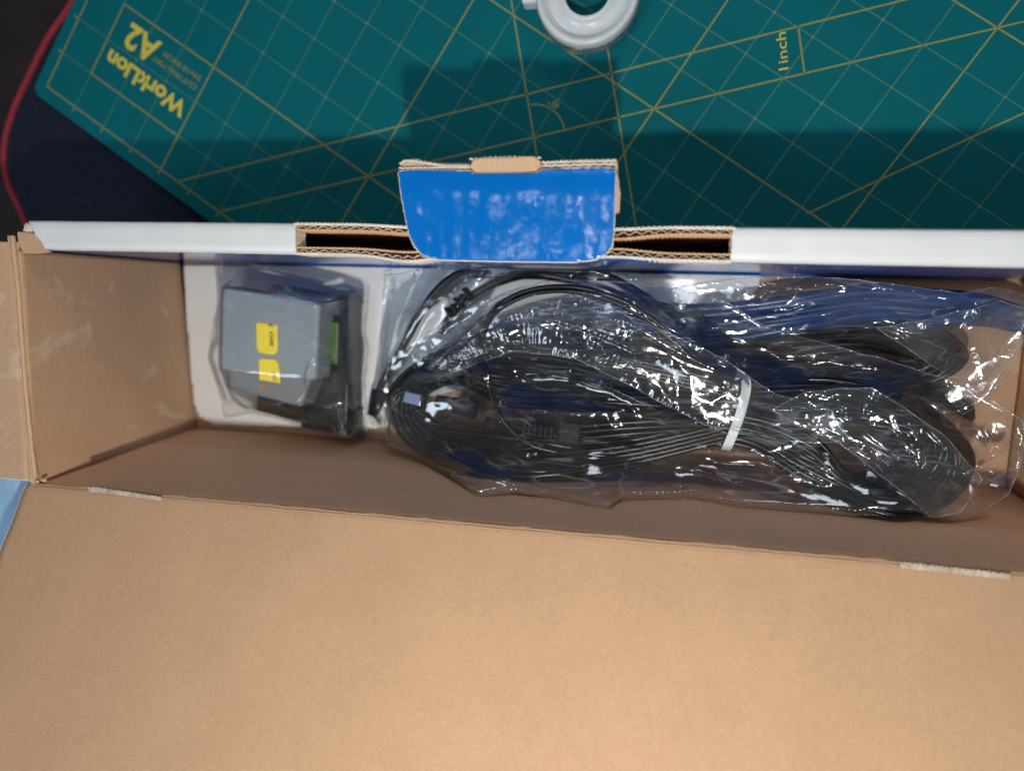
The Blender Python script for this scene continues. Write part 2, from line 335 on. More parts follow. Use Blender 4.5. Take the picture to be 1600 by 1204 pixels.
text('24x18 INCH', 4, mat_pt(3.84, 2.61, 0.04), -ud, -vd, M['line'], cm, width=31, height=3.4, bold=0.012)
di = (ud * -0.51 + vd * 0.57); di /= np.linalg.norm(di)
text('1inch', 6, mat_pt(15.97, 10.21, 0.04), di, (-di[1], di[0], 0), M['logo'], cm, width=20, height=5.2)
text('45°', 6, mat_pt(12.12, 6.95, 0.04), -ud, -vd, M['line'], cm, width=7, height=4.2, bold=0.02)

# ================================================================== tape roll
tc = P(917, -16, 17); tr_ = root('tape_roll', (tc[0], tc[1], 0), 'round white plastic tape roll standing flat on the green mat', 'tape')
def lathe(prof, cx, cy, n=64, close=True):
    mb = MB(); k = len(prof); V = [(cx + r * math.cos(a), cy + r * math.sin(a), z) for a in np.linspace(0, 2 * math.pi, n, endpoint=False) for r, z in prof]
    mb.add(V, [(i * k + j, ((i + 1) % n) * k + j, ((i + 1) % n) * k + (j + 1) % k, i * k + (j + 1) % k) for i in range(n) for j in range(k if close else k - 1)])
    return mb
lathe([(28.7, 0.2), (29.2, 1.5), (29.2, 14.5), (28.8, 16), (28, 17), (26.5, 17), (25, 16), (23.5, 12.5), (17, 12), (15.5, 14.5), (14.5, 15.5), (13, 15.4), (12.6, 14), (12.6, 0.2)], tc[0], tc[1]).build('reel', M['taper'], tr_, True)
lathe([(29.5, 3), (29.8, 3.4), (29.8, 12), (29.5, 12.4)], tc[0], tc[1]).build('tape_winding', M['film3'], tr_, True)
MB().box(tc[0] - 38, tc[0] - 26, tc[1] - 3, tc[1] + 12, 0.3, 11).build('cutter_arm', M['taper'], tr_, bevel=1.5)

# ================================================================== THE BOX
bx = root('cardboard_box', (-50, -40, 0), 'long open brown cardboard box with white rim and raised blue locking tab', 'box')
ZT = 122.0
def near_y(z): return -95.5 - 10.5 * z / 122.0
MB().box(-306, 209, -99, 27, 0.3, 2.6).build('floor', M['wall'], bx)
# near wall
def nearf(u, v):
    z = 2.0 + v * (ZT - 4.6); xl = -301 - 10.5 * v; x = xl + u * (206.5 - xl)
    y = -95.5 - 10.5 * v - 3.0 * u * (1 - v) + 0.5 * noise2(x / 60, z / 40, 3) * np.sin(np.pi * v)
    return x, y, z
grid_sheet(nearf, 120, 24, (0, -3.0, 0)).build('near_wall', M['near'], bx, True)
# left wall
def leftf(u, v):                      # u: near->far, v: bottom->top
    z = 2.0 + v * (ZT - 2.6); y0 = -95.5 - 10.5 * v; y = y0 - 1.2 + u * (17.4 - y0)
    xb = -300 - 9 * u; xt = -313.0
    x = xb * (1 - v) + xt * v + 0.7 * noise2(y / 35, z / 35, 5) * np.sin(np.pi * u) * np.sin(np.pi * v)
    return x, y, z
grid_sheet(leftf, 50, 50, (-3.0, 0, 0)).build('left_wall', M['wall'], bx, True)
# right wall
grid_sheet(lambda u, v: (204.5 + 2 * v + 0 * u + 0.4 * noise2(u * 3, v * 3, 6), 16.2 - u * (16.2 + 98 + 8 * v), 2.6 + v * (ZT - 3)), 30, 30, (3.0, 0, 0)).build('right_wall', M['wall'], bx, True)
# pale wear marks: shallow dents on the left wall are handled by the liner material
# far wall: two skins with a gap between them
XL, XR = -312.0, 214.0
S1, S2, S3, S4 = -161.5, -107.5, -12.5, 35.2        # slot left from S1..S2, slot right from S3..S4
fw = MB(); fw.box(XL, XR, 17.2, 20.2, 2.7, 107.5); fw.box(XL, XR, 27.8, 30.8, 0.3, 107.5)
fw.box(XL + 14.5, S1 - 0.3, 17.2, 20.2, 107.5, 119.2); fw.box(XL + 14.5, S1 - 0.3, 27.8, 30.8, 107.5, 119.2)
fw.box(S4 + 0.3, XR, 17.2, 20.2, 107.5, 119.2); fw.box(S4 + 0.3, XR, 27.8, 30.8, 107.5, 119.2)
fw.build('far_wall', M['wall'], bx)
def blf(u, v):
    x = XL + 1 + u * (XR - XL - 2); z = 3 + v * (118.4 - 3); y = 16.9 + 0.18 * noise2(x / 50, z / 40, 8); return x, y, z
grid_sheet(blf, 110, 16, (0, 0.25, 0)).build('blue_lining', M['bluewall'], bx, True)
def cap(x0, x1, seed, jag0, jag1, nm='white_rim'):
    """folded white top of the double wall, rounded at both long edges"""
    prof = [(16.7, 117.0), (16.7, 120.0), (17.1, 121.3), (18.2, 122.0), (21, 122.25), (24, 122.15), (27, 122.3), (29.6, 122.0), (30.8, 121.2), (31.15, 120), (31.15, 114)]
    n = 160; V = []; k = len(prof)
    for i in range(n):
        for j, (y, z) in enumerate(prof):
            e = 0
            x = x0 + (x1 - x0) * i / (n - 1)
            if i < 14 and x0 < -200: x -= (y - 17) / 14 * 9.5 * (1 - i / 14)
            if i == 0 and jag0: e = jag0 * (0.5 + 0.5 * math.sin(j * 2.4 + seed))
            if i == n - 1 and jag1: e = jag1 * (0.5 + 0.5 * math.sin(j * 2.1 + seed))
            V.append((x + e, y + 0.12 * float(noise2(x / 8, j / 3, seed)), z + 0.22 * float(noise2(x / 18, y / 7, seed + 1)) + 0.05 * float(noise2(x / 2.5, y / 3, seed + 2))))
    Fc = [(i * k + j, (i + 1) * k + j, (i + 1) * k + j + 1, i * k + j + 1) for i in range(n - 1) for j in range(k - 1)]
    return MB().add(V, Fc).build(nm, M['white'], bx, True)
cap(XL + 15.5, S1, 21, -1.5, 0.8); cap(S4, XR, 25, -0.9, 0)
# flap-and-crush detail where white rim meets the left corner
V = []; Fc = []
def lump(name, c, s, mat, seed, n=14, parent=None):
    mb = MB(); V = []
    for i in range(n):
        for j in range(n):
            a = 2 * math.pi * i / n; b_ = math.pi * j / (n - 1)
            d = np.array([math.cos(a) * math.sin(b_), math.sin(a) * math.sin(b_), math.cos(b_)])
            k = 1 + 0.45 * float(noise2(3 * d[0] + d[2], 3 * d[1] - d[2], seed)); V.append(tuple(np.array(c) + d * s * k))
    mb.add(V, [(i * n + j, i * n + j + 1, ((i + 1) % n) * n + j + 1, ((i + 1) % n) * n + j) for i in range(n) for j in range(n - 1)])
    return mb.build(name, mat, parent, True)
lump('crushed_corner', (-309.5, 26.5, 118.6), np.array([3.2, 3.6, 1.8]), M['pale'], 3, parent=bx)
# brown folded corner between left wall and rim
pc = [P(x, y, 121.5) for x, y in ((26, 362), (33, 362), (52, 364), (66, 372), (72, 388), (78, 394), (60, 396), (36, 396), (28, 380))]
MB().prism([(p[0], p[1]) for p in pc], -2.0 + 121.5, 121.5).build('corner_fold', M['wall'], bx, bevel=0.5)
# slots: corrugated edges seen from above
def wavy_strip(mb, x0, x1, yf, half, z0, z1, amp, per, ph=0.0, seed=0, n=None):
    n = n or int((x1 - x0) / 0.35); xs = np.linspace(x0, x1, n)
    yc = yf(xs) + amp * np.sin(2 * np.pi * xs / per + ph) + 0.10 * noise2(xs / 1.3, xs * 0 + seed, seed)
    zt = z1 + 0.35 * noise2(xs / 0.9, xs * 0 + 1, seed + 3); hh = half * (1 + 0.35 * noise2(xs / 0.7, xs * 0 + 2, seed + 5))
    V = []
    for x, y, t, h in zip(xs, yc, zt, hh): V += [(x, y - h, z0), (x, y - h, t - 0.12), (x, y, t), (x, y + h, t - 0.12), (x, y + h, z0)]
    mb.add(V, [(i * 5 + j, (i + 1) * 5 + j, (i + 1) * 5 + j + 1, i * 5 + j + 1) for i in range(n - 1) for j in range(4)])
for x0, x1, side in ((S1, S2 + 22, -1), (S3 - 22, S4, 1)):
    tabx = S2 if side < 0 else S3
    def bulge(xs, a, w=14.0): return a * np.exp(-((xs - tabx) / w) ** 2)
    # outer skin (y 27.8..31), inner skin (17.2..20.2)
    o1, o2, o3 = MB(), MB(), MB()
    wavy_strip(o1, x0, x1, lambda xs: 30.75 - bulge(xs, 0.9), 0.58, 104, 121.6, 0.14, 2.2, 0, 31)
    wavy_strip(o2, x0, x1, lambda xs: 29.35 - bulge(xs, 1.4), 0.20, 104, 121.0, 0.62, 5.3, 1, 32)
    wavy_strip(o3, x0, x1, lambda xs: 28.1 - bulge(xs, 2.2 if side > 0 else 1.0), 0.34, 100, 121.2, 0.16, 2.0, 2, 33)
    o1.build('outer_liner', M['pale'], bx, True); o2.build('flute', M['flute'], bx, True); o3.build('inner_liner', M['edge'], bx, True)
    o1, o2, o3 = MB(), MB(), MB()
    wavy_strip(o1, x0, x1, lambda xs: 17.2 + bulge(xs, 1.0 if side > 0 else -2.6), 0.55, 104, 121.6, 0.14, 2.2, 0, 41)
    wavy_strip(o2, x0, x1, lambda xs: 18.5 + bulge(xs, 1.3 if side > 0 else -2.0), 0.20, 104, 121.0, 0.55, 5.1, 1, 42)
    wavy_strip(o3, x0, x1, lambda xs: 19.9 + bulge(xs, 1.6 if side > 0 else -1.2), 0.36, 100, 121.3, 0.16, 2.0, 2, 43)
    o1.build('outer_liner', M['pale'], bx, True); o2.build('flute', M['flute'], bx, True); o3.build('inner_liner', M['edge'], bx, True)
for xe, sg in ((S1, -1), (S4, 1)):      # torn slot ends
    mb = MB(); ys = np.linspace(17, 31, 30); V = []
    for y in ys:
        e = 0.5 * float(noise2(y / 1.1, 0, 51)); V += [(xe - 0.5 + e, y, 112), (xe - 0.5 + e, y, 121.9), (xe + 0.5 + e, y, 122.0), (xe + 0.5 + e, y, 112)]
    mb.add(V, [(i * 4 + j, (i + 1) * 4 + j, (i + 1) * 4 + j + 1, i * 4 + j + 1) for i in range(len(ys) - 1) for j in range(3)])
    mb.build('slot_end', M['pale'], bx)
# ---- blue locking tab lying over the slot
tab_px = [(622, 268), (624, 285), (628, 312), (633, 340), (638, 365), (645, 384), (657, 397), (674, 404), (700, 406), (760, 407.5), (830, 408.5), (900, 409), (928, 406), (945, 398), (956, 386), (959, 360), (960, 330), (961, 300), (962, 268), (958, 263), (940, 262), (880, 263), (845, 266), (838, 270), (742, 271), (734, 267), (680, 266), (640, 266)]
def dens(pts, step=0.35):
    out = []
    for a, b_ in zip(pts, pts[1:] + pts[:1]):
        a = np.array(a, float); b_ = np.array(b_, float); n = max(1, int(np.linalg.norm(b_ - a) / step))
        out += [a + (b_ - a) * k / n for k in range(n)]
    return np.array(out)
def tabz(x, y): return 129.6 + 0.9 * np.exp(-((y - 52) / 6.0) ** 2) * -1 + 0.6 * noise2(x / 30, y / 22, 61) + 0.26 * noise2(x / 6.5, y / 20, 63) + 0.02 * noise2(x / 2.6, y / 6, 64) + 0.044 * (y - 35)
def scallop(poly, amp, per, seed, off=0.0):
    d = np.roll(poly, -1, 0) - np.roll(poly, 1, 0); n = np.stack([d[:, 1], -d[:, 0]], 1); n /= np.linalg.norm(n, axis=1)[:, None] + 1e-9
    s = np.concatenate([[0], np.cumsum(np.linalg.norm(np.diff(poly, axis=0), axis=1))])
    A = 0.5 * np.sum(poly[:, 0] * np.roll(poly[:, 1], -1) - np.roll(poly[:, 0], -1) * poly[:, 1]); n *= np.sign(A)
    k = off + amp * np.abs(np.sin(np.pi * s / per)) + 0.5 * amp * noise2(s / 0.9, s * 0 + 1, seed)
    return poly + n * k[:, None]
base = dens([P(x, y, 129.8)[:2] for x, y in tab_px])
tp_blue = scallop(base, 0.28, 2.0, 71, -0.25); tp_white = scallop(base, 0.34, 2.0, 71, 0.16)
def sheet_poly(poly, zf, thick, name, mat, parent, step=1.6):
    """filled polygon as height-field sheet: grid clipped to poly with snapped rim"""
    x0, y0 = poly.min(0) - step; x1, y1 = poly.max(0) + step
    X, Y, keep = clip_grid(poly, x0, x1, y0, y1, step)
    ny, nx = X.shape; Z = zf(X, Y); V = np.stack([X, Y, Z], -1).reshape(-1, 3)
    Fc = [(j * nx + i, j * nx + i + 1, (j + 1) * nx + i + 1, (j + 1) * nx + i) for j in range(ny - 1) for i in range(nx - 1) if keep[j, i] and keep[j, i + 1] and keep[j + 1, i] and keep[j + 1, i + 1]]
    used = sorted({k for f in Fc for k in f}); mp_ = {k: i for i, k in enumerate(used)}
    V = V[used]; Fc = [tuple(mp_[k] for k in f) for f in Fc]
    o = mesh(name, V, Fc, mat, parent, True)
    if thick: s = o.modifiers.new('thickness', 'SOLIDIFY'); s.thickness = thick * MM; s.offset = -1
    return o
def clip_grid(poly, x0, x1, y0, y1, step):
    X, Y = np.meshgrid(np.arange(x0, x1 + step, step), np.arange(y0, y1 + step, step)); pts = np.stack([X.ravel(), Y.ravel()], 1)
    inside = np.zeros(len(pts), bool); best = np.full(len(pts), 1e18); near = np.zeros((len(pts), 2))
    for a, b_ in zip(poly, np.roll(poly, -1, 0)):
        cond = ((a[1] > pts[:, 1]) != (b_[1] > pts[:, 1]))
        with np.errstate(divide='ignore', invalid='ignore'):
            xc = (b_[0] - a[0]) * (pts[:, 1] - a[1]) / (b_[1] - a[1]) + a[0]
        inside ^= cond & (pts[:, 0] < xc)
        d = b_ - a; t = np.clip(((pts - a) @ d) / (d @ d + 1e-12), 0, 1); q = a + t[:, None] * d; ds = ((pts - q) ** 2).sum(1)
        m_ = ds < best; best[m_] = ds[m_]; near[m_] = q[m_]
    dist = np.sqrt(best); out = ~inside; keep = inside | (dist < step * 0.75)
    pts[out] = near[out]
    return pts[:, 0].reshape(X.shape), pts[:, 1].reshape(X.shape), keep.reshape(X.shape)
sheet_poly(tp_blue, lambda x, y: tabz(x, y), 0.3, 'locking_tab', M['blue'], bx, 0.8)
sheet_poly(tp_white, lambda x, y: tabz(x, y) - 0.34, 1.4, 'tab_core', M['pale'], bx, 0.8)
low_px = [(624, 266), (631, 252), (650, 250), (680, 256), (735, 257), (845, 258), (880, 253), (930, 250), (963, 250), (965, 275), (968, 300), (967, 331), (960, 333), (940, 335), (700, 335), (640, 335), (630, 300)]
low = scallop(dens([P(x, y, 127)[:2] for x, y in low_px]), 0.4, 2.1, 77, 0)
sheet_poly(low, lambda x, y: tabz(x, y) - 2.6 + 0.5 * noise2(x / 5, y / 3, 9), 1.8, 'tab_backing', M['flute'], bx, 0.9)
ct_px = [(734, 262), (740, 251), (750, 248), (835, 246), (844, 252), (845, 260), (836, 268), (745, 270)]
ct = scallop(dens([P(x, y, 128.5)[:2] for x, y in ct_px]), 0.3, 2.0, 79, 0)
sheet_poly(ct, lambda x, y: tabz(x, y) - 0.9, 1.2, 'tab_fold', M['edge'], bx, 0.7)
for pts in ([(734, 249), (790, 246), (845, 247)], [(625, 256), (640, 251), (690, 258), (734, 259)], [(847, 254), (900, 252), (963, 251)], [(624, 263), (680, 262), (733, 262)], [(850, 259), (960, 256)]):
    q = spline([P(x, y, 128.3) for x, y in pts], 40); q[:, 2] += 0.3 * np.sin(np.arange(len(q)) * 0.9) ; q[:, 1] += 0.25 * np.sin(np.arange(len(q)) * 1.15)
    MB().tube(q, 0.45, 6).build('torn_edge', M['pale'], bx, True)
# stem that carries the tab
MB().box(S2 + 14, S3 - 14, 21.6, 26.4, 95, 127).build('tab_stem', M['wall'], bx)
# ---- lid
LT = math.tan(R_(25))
def lidz(x, y):
    d = -106.3 - y
    return 121.8 + LT * d * (d > 0) + 0.4 * noise2(x / 70, y / 50, 13) - 0.5 * np.exp(-(d / 1.2) ** 2)
def lidf(u, v):
    xl = -317.5 - 3.0 * np.clip(v * 4, 0, 1) - 0.45 * np.abs(np.sin(v * 130 / 2.1 * np.pi)) + 1.0 * noise2(v * 9, v * 0, 4)
    y = -106.3 - 130 * v; x = xl + u * (216 - xl); return x, y, lidz(x, y)
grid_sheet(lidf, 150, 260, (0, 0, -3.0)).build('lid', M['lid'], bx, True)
# white frayed paper rim on lid's left side
vv = np.linspace(0, 1, 300); xl, yl, zl = lidf(vv * 0, vv)
MB().tube(np.stack([xl - 0.1, yl, zl - 0.35], 1), 0.36, 6).build('frayed_edge', M['pale'], bx, True)
# crease ridge + torn slits
xs = np.linspace(-316, 210, 400)
MB().tube(np.stack([xs, -105.9 + 0.25 * noise2(xs / 9, xs * 0, 5), 121.6 + 0.25 * noise2(xs / 14, xs * 0, 6) - 0.3], 1), 0.35, 6).build('crease', M['lid'], bx, True)
MB().tube(np.stack([xs, -107.2 + 0.3 * noise2(xs / 12, xs * 0, 15), 121.75 + 0.15 * noise2(xs / 14, xs * 0, 16)], 1), 0.35, 6).build('crease', M['lid'], bx, True)
for a_, b2, rise in (((142, 764), (252, 779), 1.6), ((1405, 882), (1578, 901), 0.4)):
    A_ = P(*a_, 122.6); B_ = P(*b2, 122.6); n = 160; t = np.linspace(0, 1, n); mb = MB()
    for k in range(4):
        p = A_[None] + (B_ - A_)[None] * t[:, None]
        wid = (1.9 - 0.9 * t) if rise > 1 else np.full(n, 1.6)
        p[:, 1] += (k / 3 - 0.4) * wid * 1.15 + 0.28 * np.sin(t * np.linalg.norm(B_ - A_) / 2.0 * 2 * np.pi + k * 0.5) + 0.3 * noise2(t * 25, t * 0, k)
        p[:, 2] += 0.3 * noise2(t * 30, t * 0, k + 9) + rise * np.exp(-(t / 0.06) ** 2) - 0.15 * abs(k - 1.5)
        mb.tube(p, 0.42 + 0.12 * noise2(t * 22, t * 0, k + 20), 6)
    mb.build('torn_slit', M['torn'], bx, True)
    # the dark cut beside each torn strip
    p = A_[None] + (B_ - A_)[None] * t[:, None]; p[:, 1] += 1.5 + 0.3 * np.sin(t * 90); p[:, 2] -= 0.2
    MB().tube(p, 0.35, 5).build('slit_gap', M['cut'], bx, True)
# ---- left side flap, outside the left wall
def flapf(u, v):      # u from crease outward, v near->far
    y = -104.5 + 125 * v; x = -314.5 - 60 * u
    near = (1 - v) * (0.5 * np.abs(np.sin(u * 60 / 2.0 * np.pi)) - 1.2 * u * 6 / 6)
    z = 121.6 - 5 * u + 0.5 * noise2(x / 20, y / 30, 23) - 1.2 * np.exp(-((u * 60 - 3.0) / 1.2) ** 2)
    z = z - 2.0 * np.exp(-(((x + 318) + (y - 6) * 0.28) / 1.5) ** 2) * (y > -25) * u * 4
    return x, y + near, z
grid_sheet(flapf, 70, 120, (0, 0, -2.6)).build('side_flap', M['wall'], bx, True)
q = spline([P(x, y, 122) for x, y in ((20, 368), (28, 440), (34, 520), (42, 620), (50, 700), (56, 744))], 20); q[:, 0] += 0.35 * noise2(q[:, 1] / 10, q[:, 1] * 0, 2)
MB().tube(q, 1.15, 8).build('crease', M['edge'], bx, True)
q2 = q.copy(); q2[:, 0] -= 3.2; q2[:, 2] -= 0.8; MB().tube(q2, 0.7, 8).build('crease', M['wall'], bx, True)
uu = np.linspace(0, 1, 120); fx, fy, fz = flapf(uu, uu * 0)
MB().tube(np.stack([fx, fy - 0.1, fz - 0.3], 1), 0.38, 6).build('frayed_edge', M['pale'], bx, True)
for c, s, sd in (((-307.5, -103.6, 121.0), (2.0, 0.9, 0.6), 7), ((-311.5, -104.5, 121.2), (1.2, 0.9, 0.7), 8)):
    lump('crushed_corner', c, np.array(s), M['edge'], sd, parent=bx)
# blue printed tuck flap seen through the gap at the near left corner
def tuck(u, v): x = -400 + 81 * u; y = -185 + 105 * v; return x, y, 92 + 10 * u + 2.5 * np.sin(u * 7 + v * 5) + 1.2 * noise2(x / 14, y / 30, 4)
grid_sheet(tuck, 40, 40, (0, 0, -2)).build('tuck_flap', M['blueflap'], bx, True)
for a0, a1 in ((420, 712), (1000, 1556)):  # added blue strip, stands for lining seen without the floor's reflection
    xs_ = np.linspace(P(a0, 411, 6)[0], min(203.0, P(a1, 430, 6)[0]), 90); V = []
    for x in xs_: V += [(x, 15.7 + 0.25 * float(noise2(x / 20, 0, 3)), 6.6), (x, 16.6, 7.6)]
    MB().add(V, [(2 * i, 2 * i + 2, 2 * i + 3, 2 * i + 1) for i in range(89)]).build('blue_line_strip', M['blue'], bx, True)
# ---- white insert board on the floor
ins_px = [(286, 414), (288, 450), (291, 500), (295, 550), (299, 600), (303, 632), (309, 648), (320, 658), (338, 663), (480, 667), (612, 668), (630, 650), (640, 625), (760, 600), (1000, 560), (1130, 500), (1185, 455), (1190, 414)]
ins = scallop(dens([P(x, y, 6)[:2] for x, y in ins_px], 0.5), 0.25, 2.2, 81, 0)
ins[:, 1] = np.minimum(ins[:, 1], 16.2)
sheet_poly(ins, lambda x, y: 5.6 + 0.5 * noise2(x / 45, y / 40, 91), 2.2, 'white_insert', M['insert'], bx, 2.0)

# ================================================================== BAG OF MODULES
def hexpx(mb, pts, ztop, zbot, shrink=0.0):
    """block whose top corners sit at the given places; sides go straight down"""
    top = [P(x, y, z) for (x, y), z in zip(pts, ztop)]
    return mb.hexa([(p[0], p[1], zbot) for p in top], [tuple(p) for p in top])
gm = root('grey_module', (-225, -25, 8), 'grey plastic module housing carrying two yellow stickers in the small bag', 'electronic module')
hexpx(MB(), [(343, 577), (493, 595), (500, 474), (346, 446)], (45, 45, 45, 45), 24).build('housing', M['grey'], gm, bevel=2.2, bseg=3)
mb = MB()
for k in range(8):
    a = P(388 + k * 7, 482 + k * 0.9, 45.15); mb.box(a[0] - 0.45, a[0] + 0.45, a[1] - 3.6, a[1] + 3.6, 44.9, 45.25)
mb.build('vent_ribs', M['grey'], gm)
mb = MB(); a = P(448, 498, 45.1); bq = P(478, 560, 45.1); mb.box(a[0], bq[0], bq[1], a[1], 44.9, 45.2); mb.build('raised_panel', M['grey'], gm, bevel=0.2)
def sticker(pts, z, parent):
    poly = scallop(dens([P(x, y, z)[:2] for x, y in pts], 0.6), 0.02, 2, 5, 0)
    return sheet_poly(poly, lambda x, y: 0 * x + z, 0.15, 'sticker', M['yellow'], parent, 0.7)
st1 = sticker([(400, 505), (404, 503.5), (433, 508), (434, 512), (434, 545), (432, 552), (427, 554), (410, 552), (403, 549), (401, 542)], 45.45, gm)
st2 = sticker([(404, 562), (408, 560), (430, 561), (435, 566), (437, 580), (438, 599), (430, 597), (405, 593)], 45.60, gm)
def vtext(body, px, py, px2, py2, z, h, parent):
    a = P(px, py, z); b_ = P(px2, py2, z); d = b_ - a; wl = np.linalg.norm(d); d /= wl
    text(body, 4, a, d, (-d[1], d[0], 0), M['ink'], parent, shear=0.35, width=wl, height=h, bold=0.015)
vtext('Gift', 421.5, 517.5, 421, 541, 45.6, 2.7, st1)
vtext('E', 419.5, 505.5, 420, 512, 45.6, 2.6, st1)
vtext('AC', 425, 581.5, 427.5, 596.5, 45.75, 2.6, st2)
g2 = root('grey_module', (-225, -60, 8), 'darker grey connector housing tucked under the yellow stickered module', 'electronic module')
hexpx(MB(), [(354, 606), (470, 636), (487, 590), (352, 562)], (39, 39, 39, 39), 20).build('housing', M['grey2'], g2, bevel=1.6, bseg=3)
a = P(409, 604, 39.2); MB().box(a[0] - 2.6, a[0] + 2.6, a[1] - 1.4, a[1] + 1.4, 39.0, 39.3).build('indicator', plain('amber_mark', (0.45, 0.22, 0.08), 0.5), g2)
bmod = root('black_module', (-190, -50, 6), 'black electronic module with green terminal block beside the grey housing', 'electronic module')
mb = MB(); hexpx(mb, [(400, 641), (556, 684), (560, 640), (402, 615)], (16, 16, 16, 16), 6.2); mb.build('lower_housing', M['darkplastic'], bmod, bevel=0.8)
mb = MB(); hexpx(mb, [(470, 668), (549, 680), (548, 462), (470, 455)], (17, 17, 20, 20), 6.4); mb.build('base', M['darkplastic'], bmod, bevel=0.8)
mb = MB(); hexpx(mb, [(527, 676), (541, 678), (545, 463), (530, 460)], (27, 27, 27, 27), 6.0); mb.build('side_rail', M['darkplastic'], bmod, bevel=0.6)
mb = MB(); hexpx(mb, [(490, 560), (526, 570), (528, 504), (492, 498)], (29, 29, 29, 29), 10); mb.build('terminal_block', M['greenblk'], bmod, bevel=0.7)
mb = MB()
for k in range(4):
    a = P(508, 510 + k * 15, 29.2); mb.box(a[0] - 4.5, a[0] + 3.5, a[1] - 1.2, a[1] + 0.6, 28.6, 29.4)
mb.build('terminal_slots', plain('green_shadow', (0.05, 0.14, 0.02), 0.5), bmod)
mb = MB(); hexpx(mb, [(415, 452), (492, 474), (531, 462), (432, 443)], (43, 43, 41, 43), 38); mb.build('printed_card', M['darkblue'], bmod, bevel=0.3)
mb = MB(); hexpx(mb, [(418, 453), (428, 455), (430, 449), (420, 448)], (43.4,) * 4, 42.8); mb.build('red_mark', M['red'], bmod)
mb = MB(); hexpx(mb, [(498, 492), (532, 492), (532, 468), (500, 474)], (38, 34, 34, 38), 20); mb.build('corner_block', M['darkblue'], bmod, bevel=0.5)

# ================================================================== CABLES
def near_fix(p, margin=3.0):
    lim = near_y(p[2]) + margin
    return p if p[1] >= lim else None
def Pn(px, py, z, margin=3.0):
    """like P, but lifted until it clears the near wall"""
    for _ in range(80):
        p = P(px, py, z)
        if p[1] >= near_y(z) + margin: return p
        z += 1.0
    return p
obst_front, obst_rear, obst_small = [], [], []
def tube_part(mb, pts, r, store, seg=8):
    mb.tube(pts, r, seg); store.append((np.asarray(pts), r))
def side(pts, off):
    T = np.gradient(pts, axis=0); N = np.stack([T[:, 1], -T[:, 0], 0 * T[:, 0]], 1); N /= np.linalg.norm(N, axis=1)[:, None] + 1e-9
    return pts + N * off
fc = root('cable_coil', (50, -50, 8), 'long black twin cable coiled flat and held by a white tie in the front bag', 'cable')
ctrl = []; NT = 14
order = rng.permutation(NT) / (NT - 1.0)
for i, s in enumerate(order):
    j = lambda a: (rng.random() - 0.5) * 2 * a
    zz = 14 + 20 * rng.random()
    ctrl += [
        Pn(613 + 45 * s + j(3), 618 + j(8), 30 + 10 * (1 - s) + j(4)),
        Pn(680 + 35 * s + j(5), 556 + 38 * s + j(3), 34 + j(5)),
        Pn(800 + j(15), 538 + 95 * s + j(5), 36 - 10 * s + j(6)),
        Pn(980 + j(10), 562 + 75 * s + j(5), 42 - 8 * s + j(5)),
        Pn(1148 + j(4), 596 + 42 * s + j(3), 47 + j(5)),
        Pn(1300 + j(10), 592 + 82 * s + j(5), 48 + j(5)),
        Pn(1430 + j(10), 624 + 80 * s + j(5), 50 + j(5)),
        Pn(1512 - 110 * s + j(8), 705 - 4 * s + j(6), 54 + j(4)),
        Pn(1478 - 110 * s + j(8), 775 - 38 * s + j(4), 58 + j(3), 4),
        Pn(1400 - 80 * s + j(8), 803 - 66 * s + j(3), 60 + j(3), 4),
        Pn(1260 + j(8), 757 - 72 * s + j(4), 56 + j(3), 4),
        Pn(1145 + j(4), 690 - 42 * s + j(3), 50 + j(5), 4),
        Pn(980 + j(10), 728 - 55 * s + j(5), 48 + j(4), 4),
        Pn(810 + j(10), 742 - 62 * s + j(4), 46 + j(3), 4),
        Pn(690 + 20 * s + j(5), 706 - 30 * s + j(4), 40 + j(3), 4)]
path = spline(ctrl, 9)
mb = MB(); tube_part(mb, side(path, 1.3), 1.4, obst_front); tube_part(mb, side(path, -1.3), 1.4, obst_front); mb.build('cable', M['black'], fc, True)
# long arc rising above the coil
arcp = spline([P(1180, 640, 52), P(1120, 592, 58), P(1050, 527, 62), P(985, 480, 62), P(925, 457, 62), P(870, 451, 62), P(820, 459, 60), P(780, 480, 56), P(758, 508, 48), P(745, 545, 38), P(730, 580, 30)], 14)
mb = MB(); tube_part(mb, side(arcp, 1.15), 1.25, obst_front, 10); tube_part(mb, side(arcp, -1.15), 1.25, obst_front, 10); mb.build('loose_loop', M['black'], fc, True)
thinp = spline([P(757, 556, 50), P(760, 590, 56), P(772, 630, 58), P(795, 668, 58), P(830, 695, 58), P(872, 707, 56)], 14)
mb = MB(); tube_part(mb, thinp, 1.1, obst_front, 8); mb.build('loose_end', M['black'], fc, True)
for (x0, y0, x1, y1, z, r) in ((880, 626, 1110, 640, 56, 1.3), (878, 668, 1100, 655, 57, 1.3), (878, 677, 1100, 663, 56, 1.3), (880, 688, 1090, 670, 54, 1.3), (690, 672, 900, 700, 50, 1.4), (660, 680, 860, 735, 44, 1.4)):
    q = spline([P(x0, y0, z), P((x0 + x1) / 2, (y0 + y1) / 2 - 2, z + 1), P(x1, y1, z - 2)], 14); mb = MB(); tube_part(mb, q, r, obst_front); mb.build('strand', M['black'], fc, True)
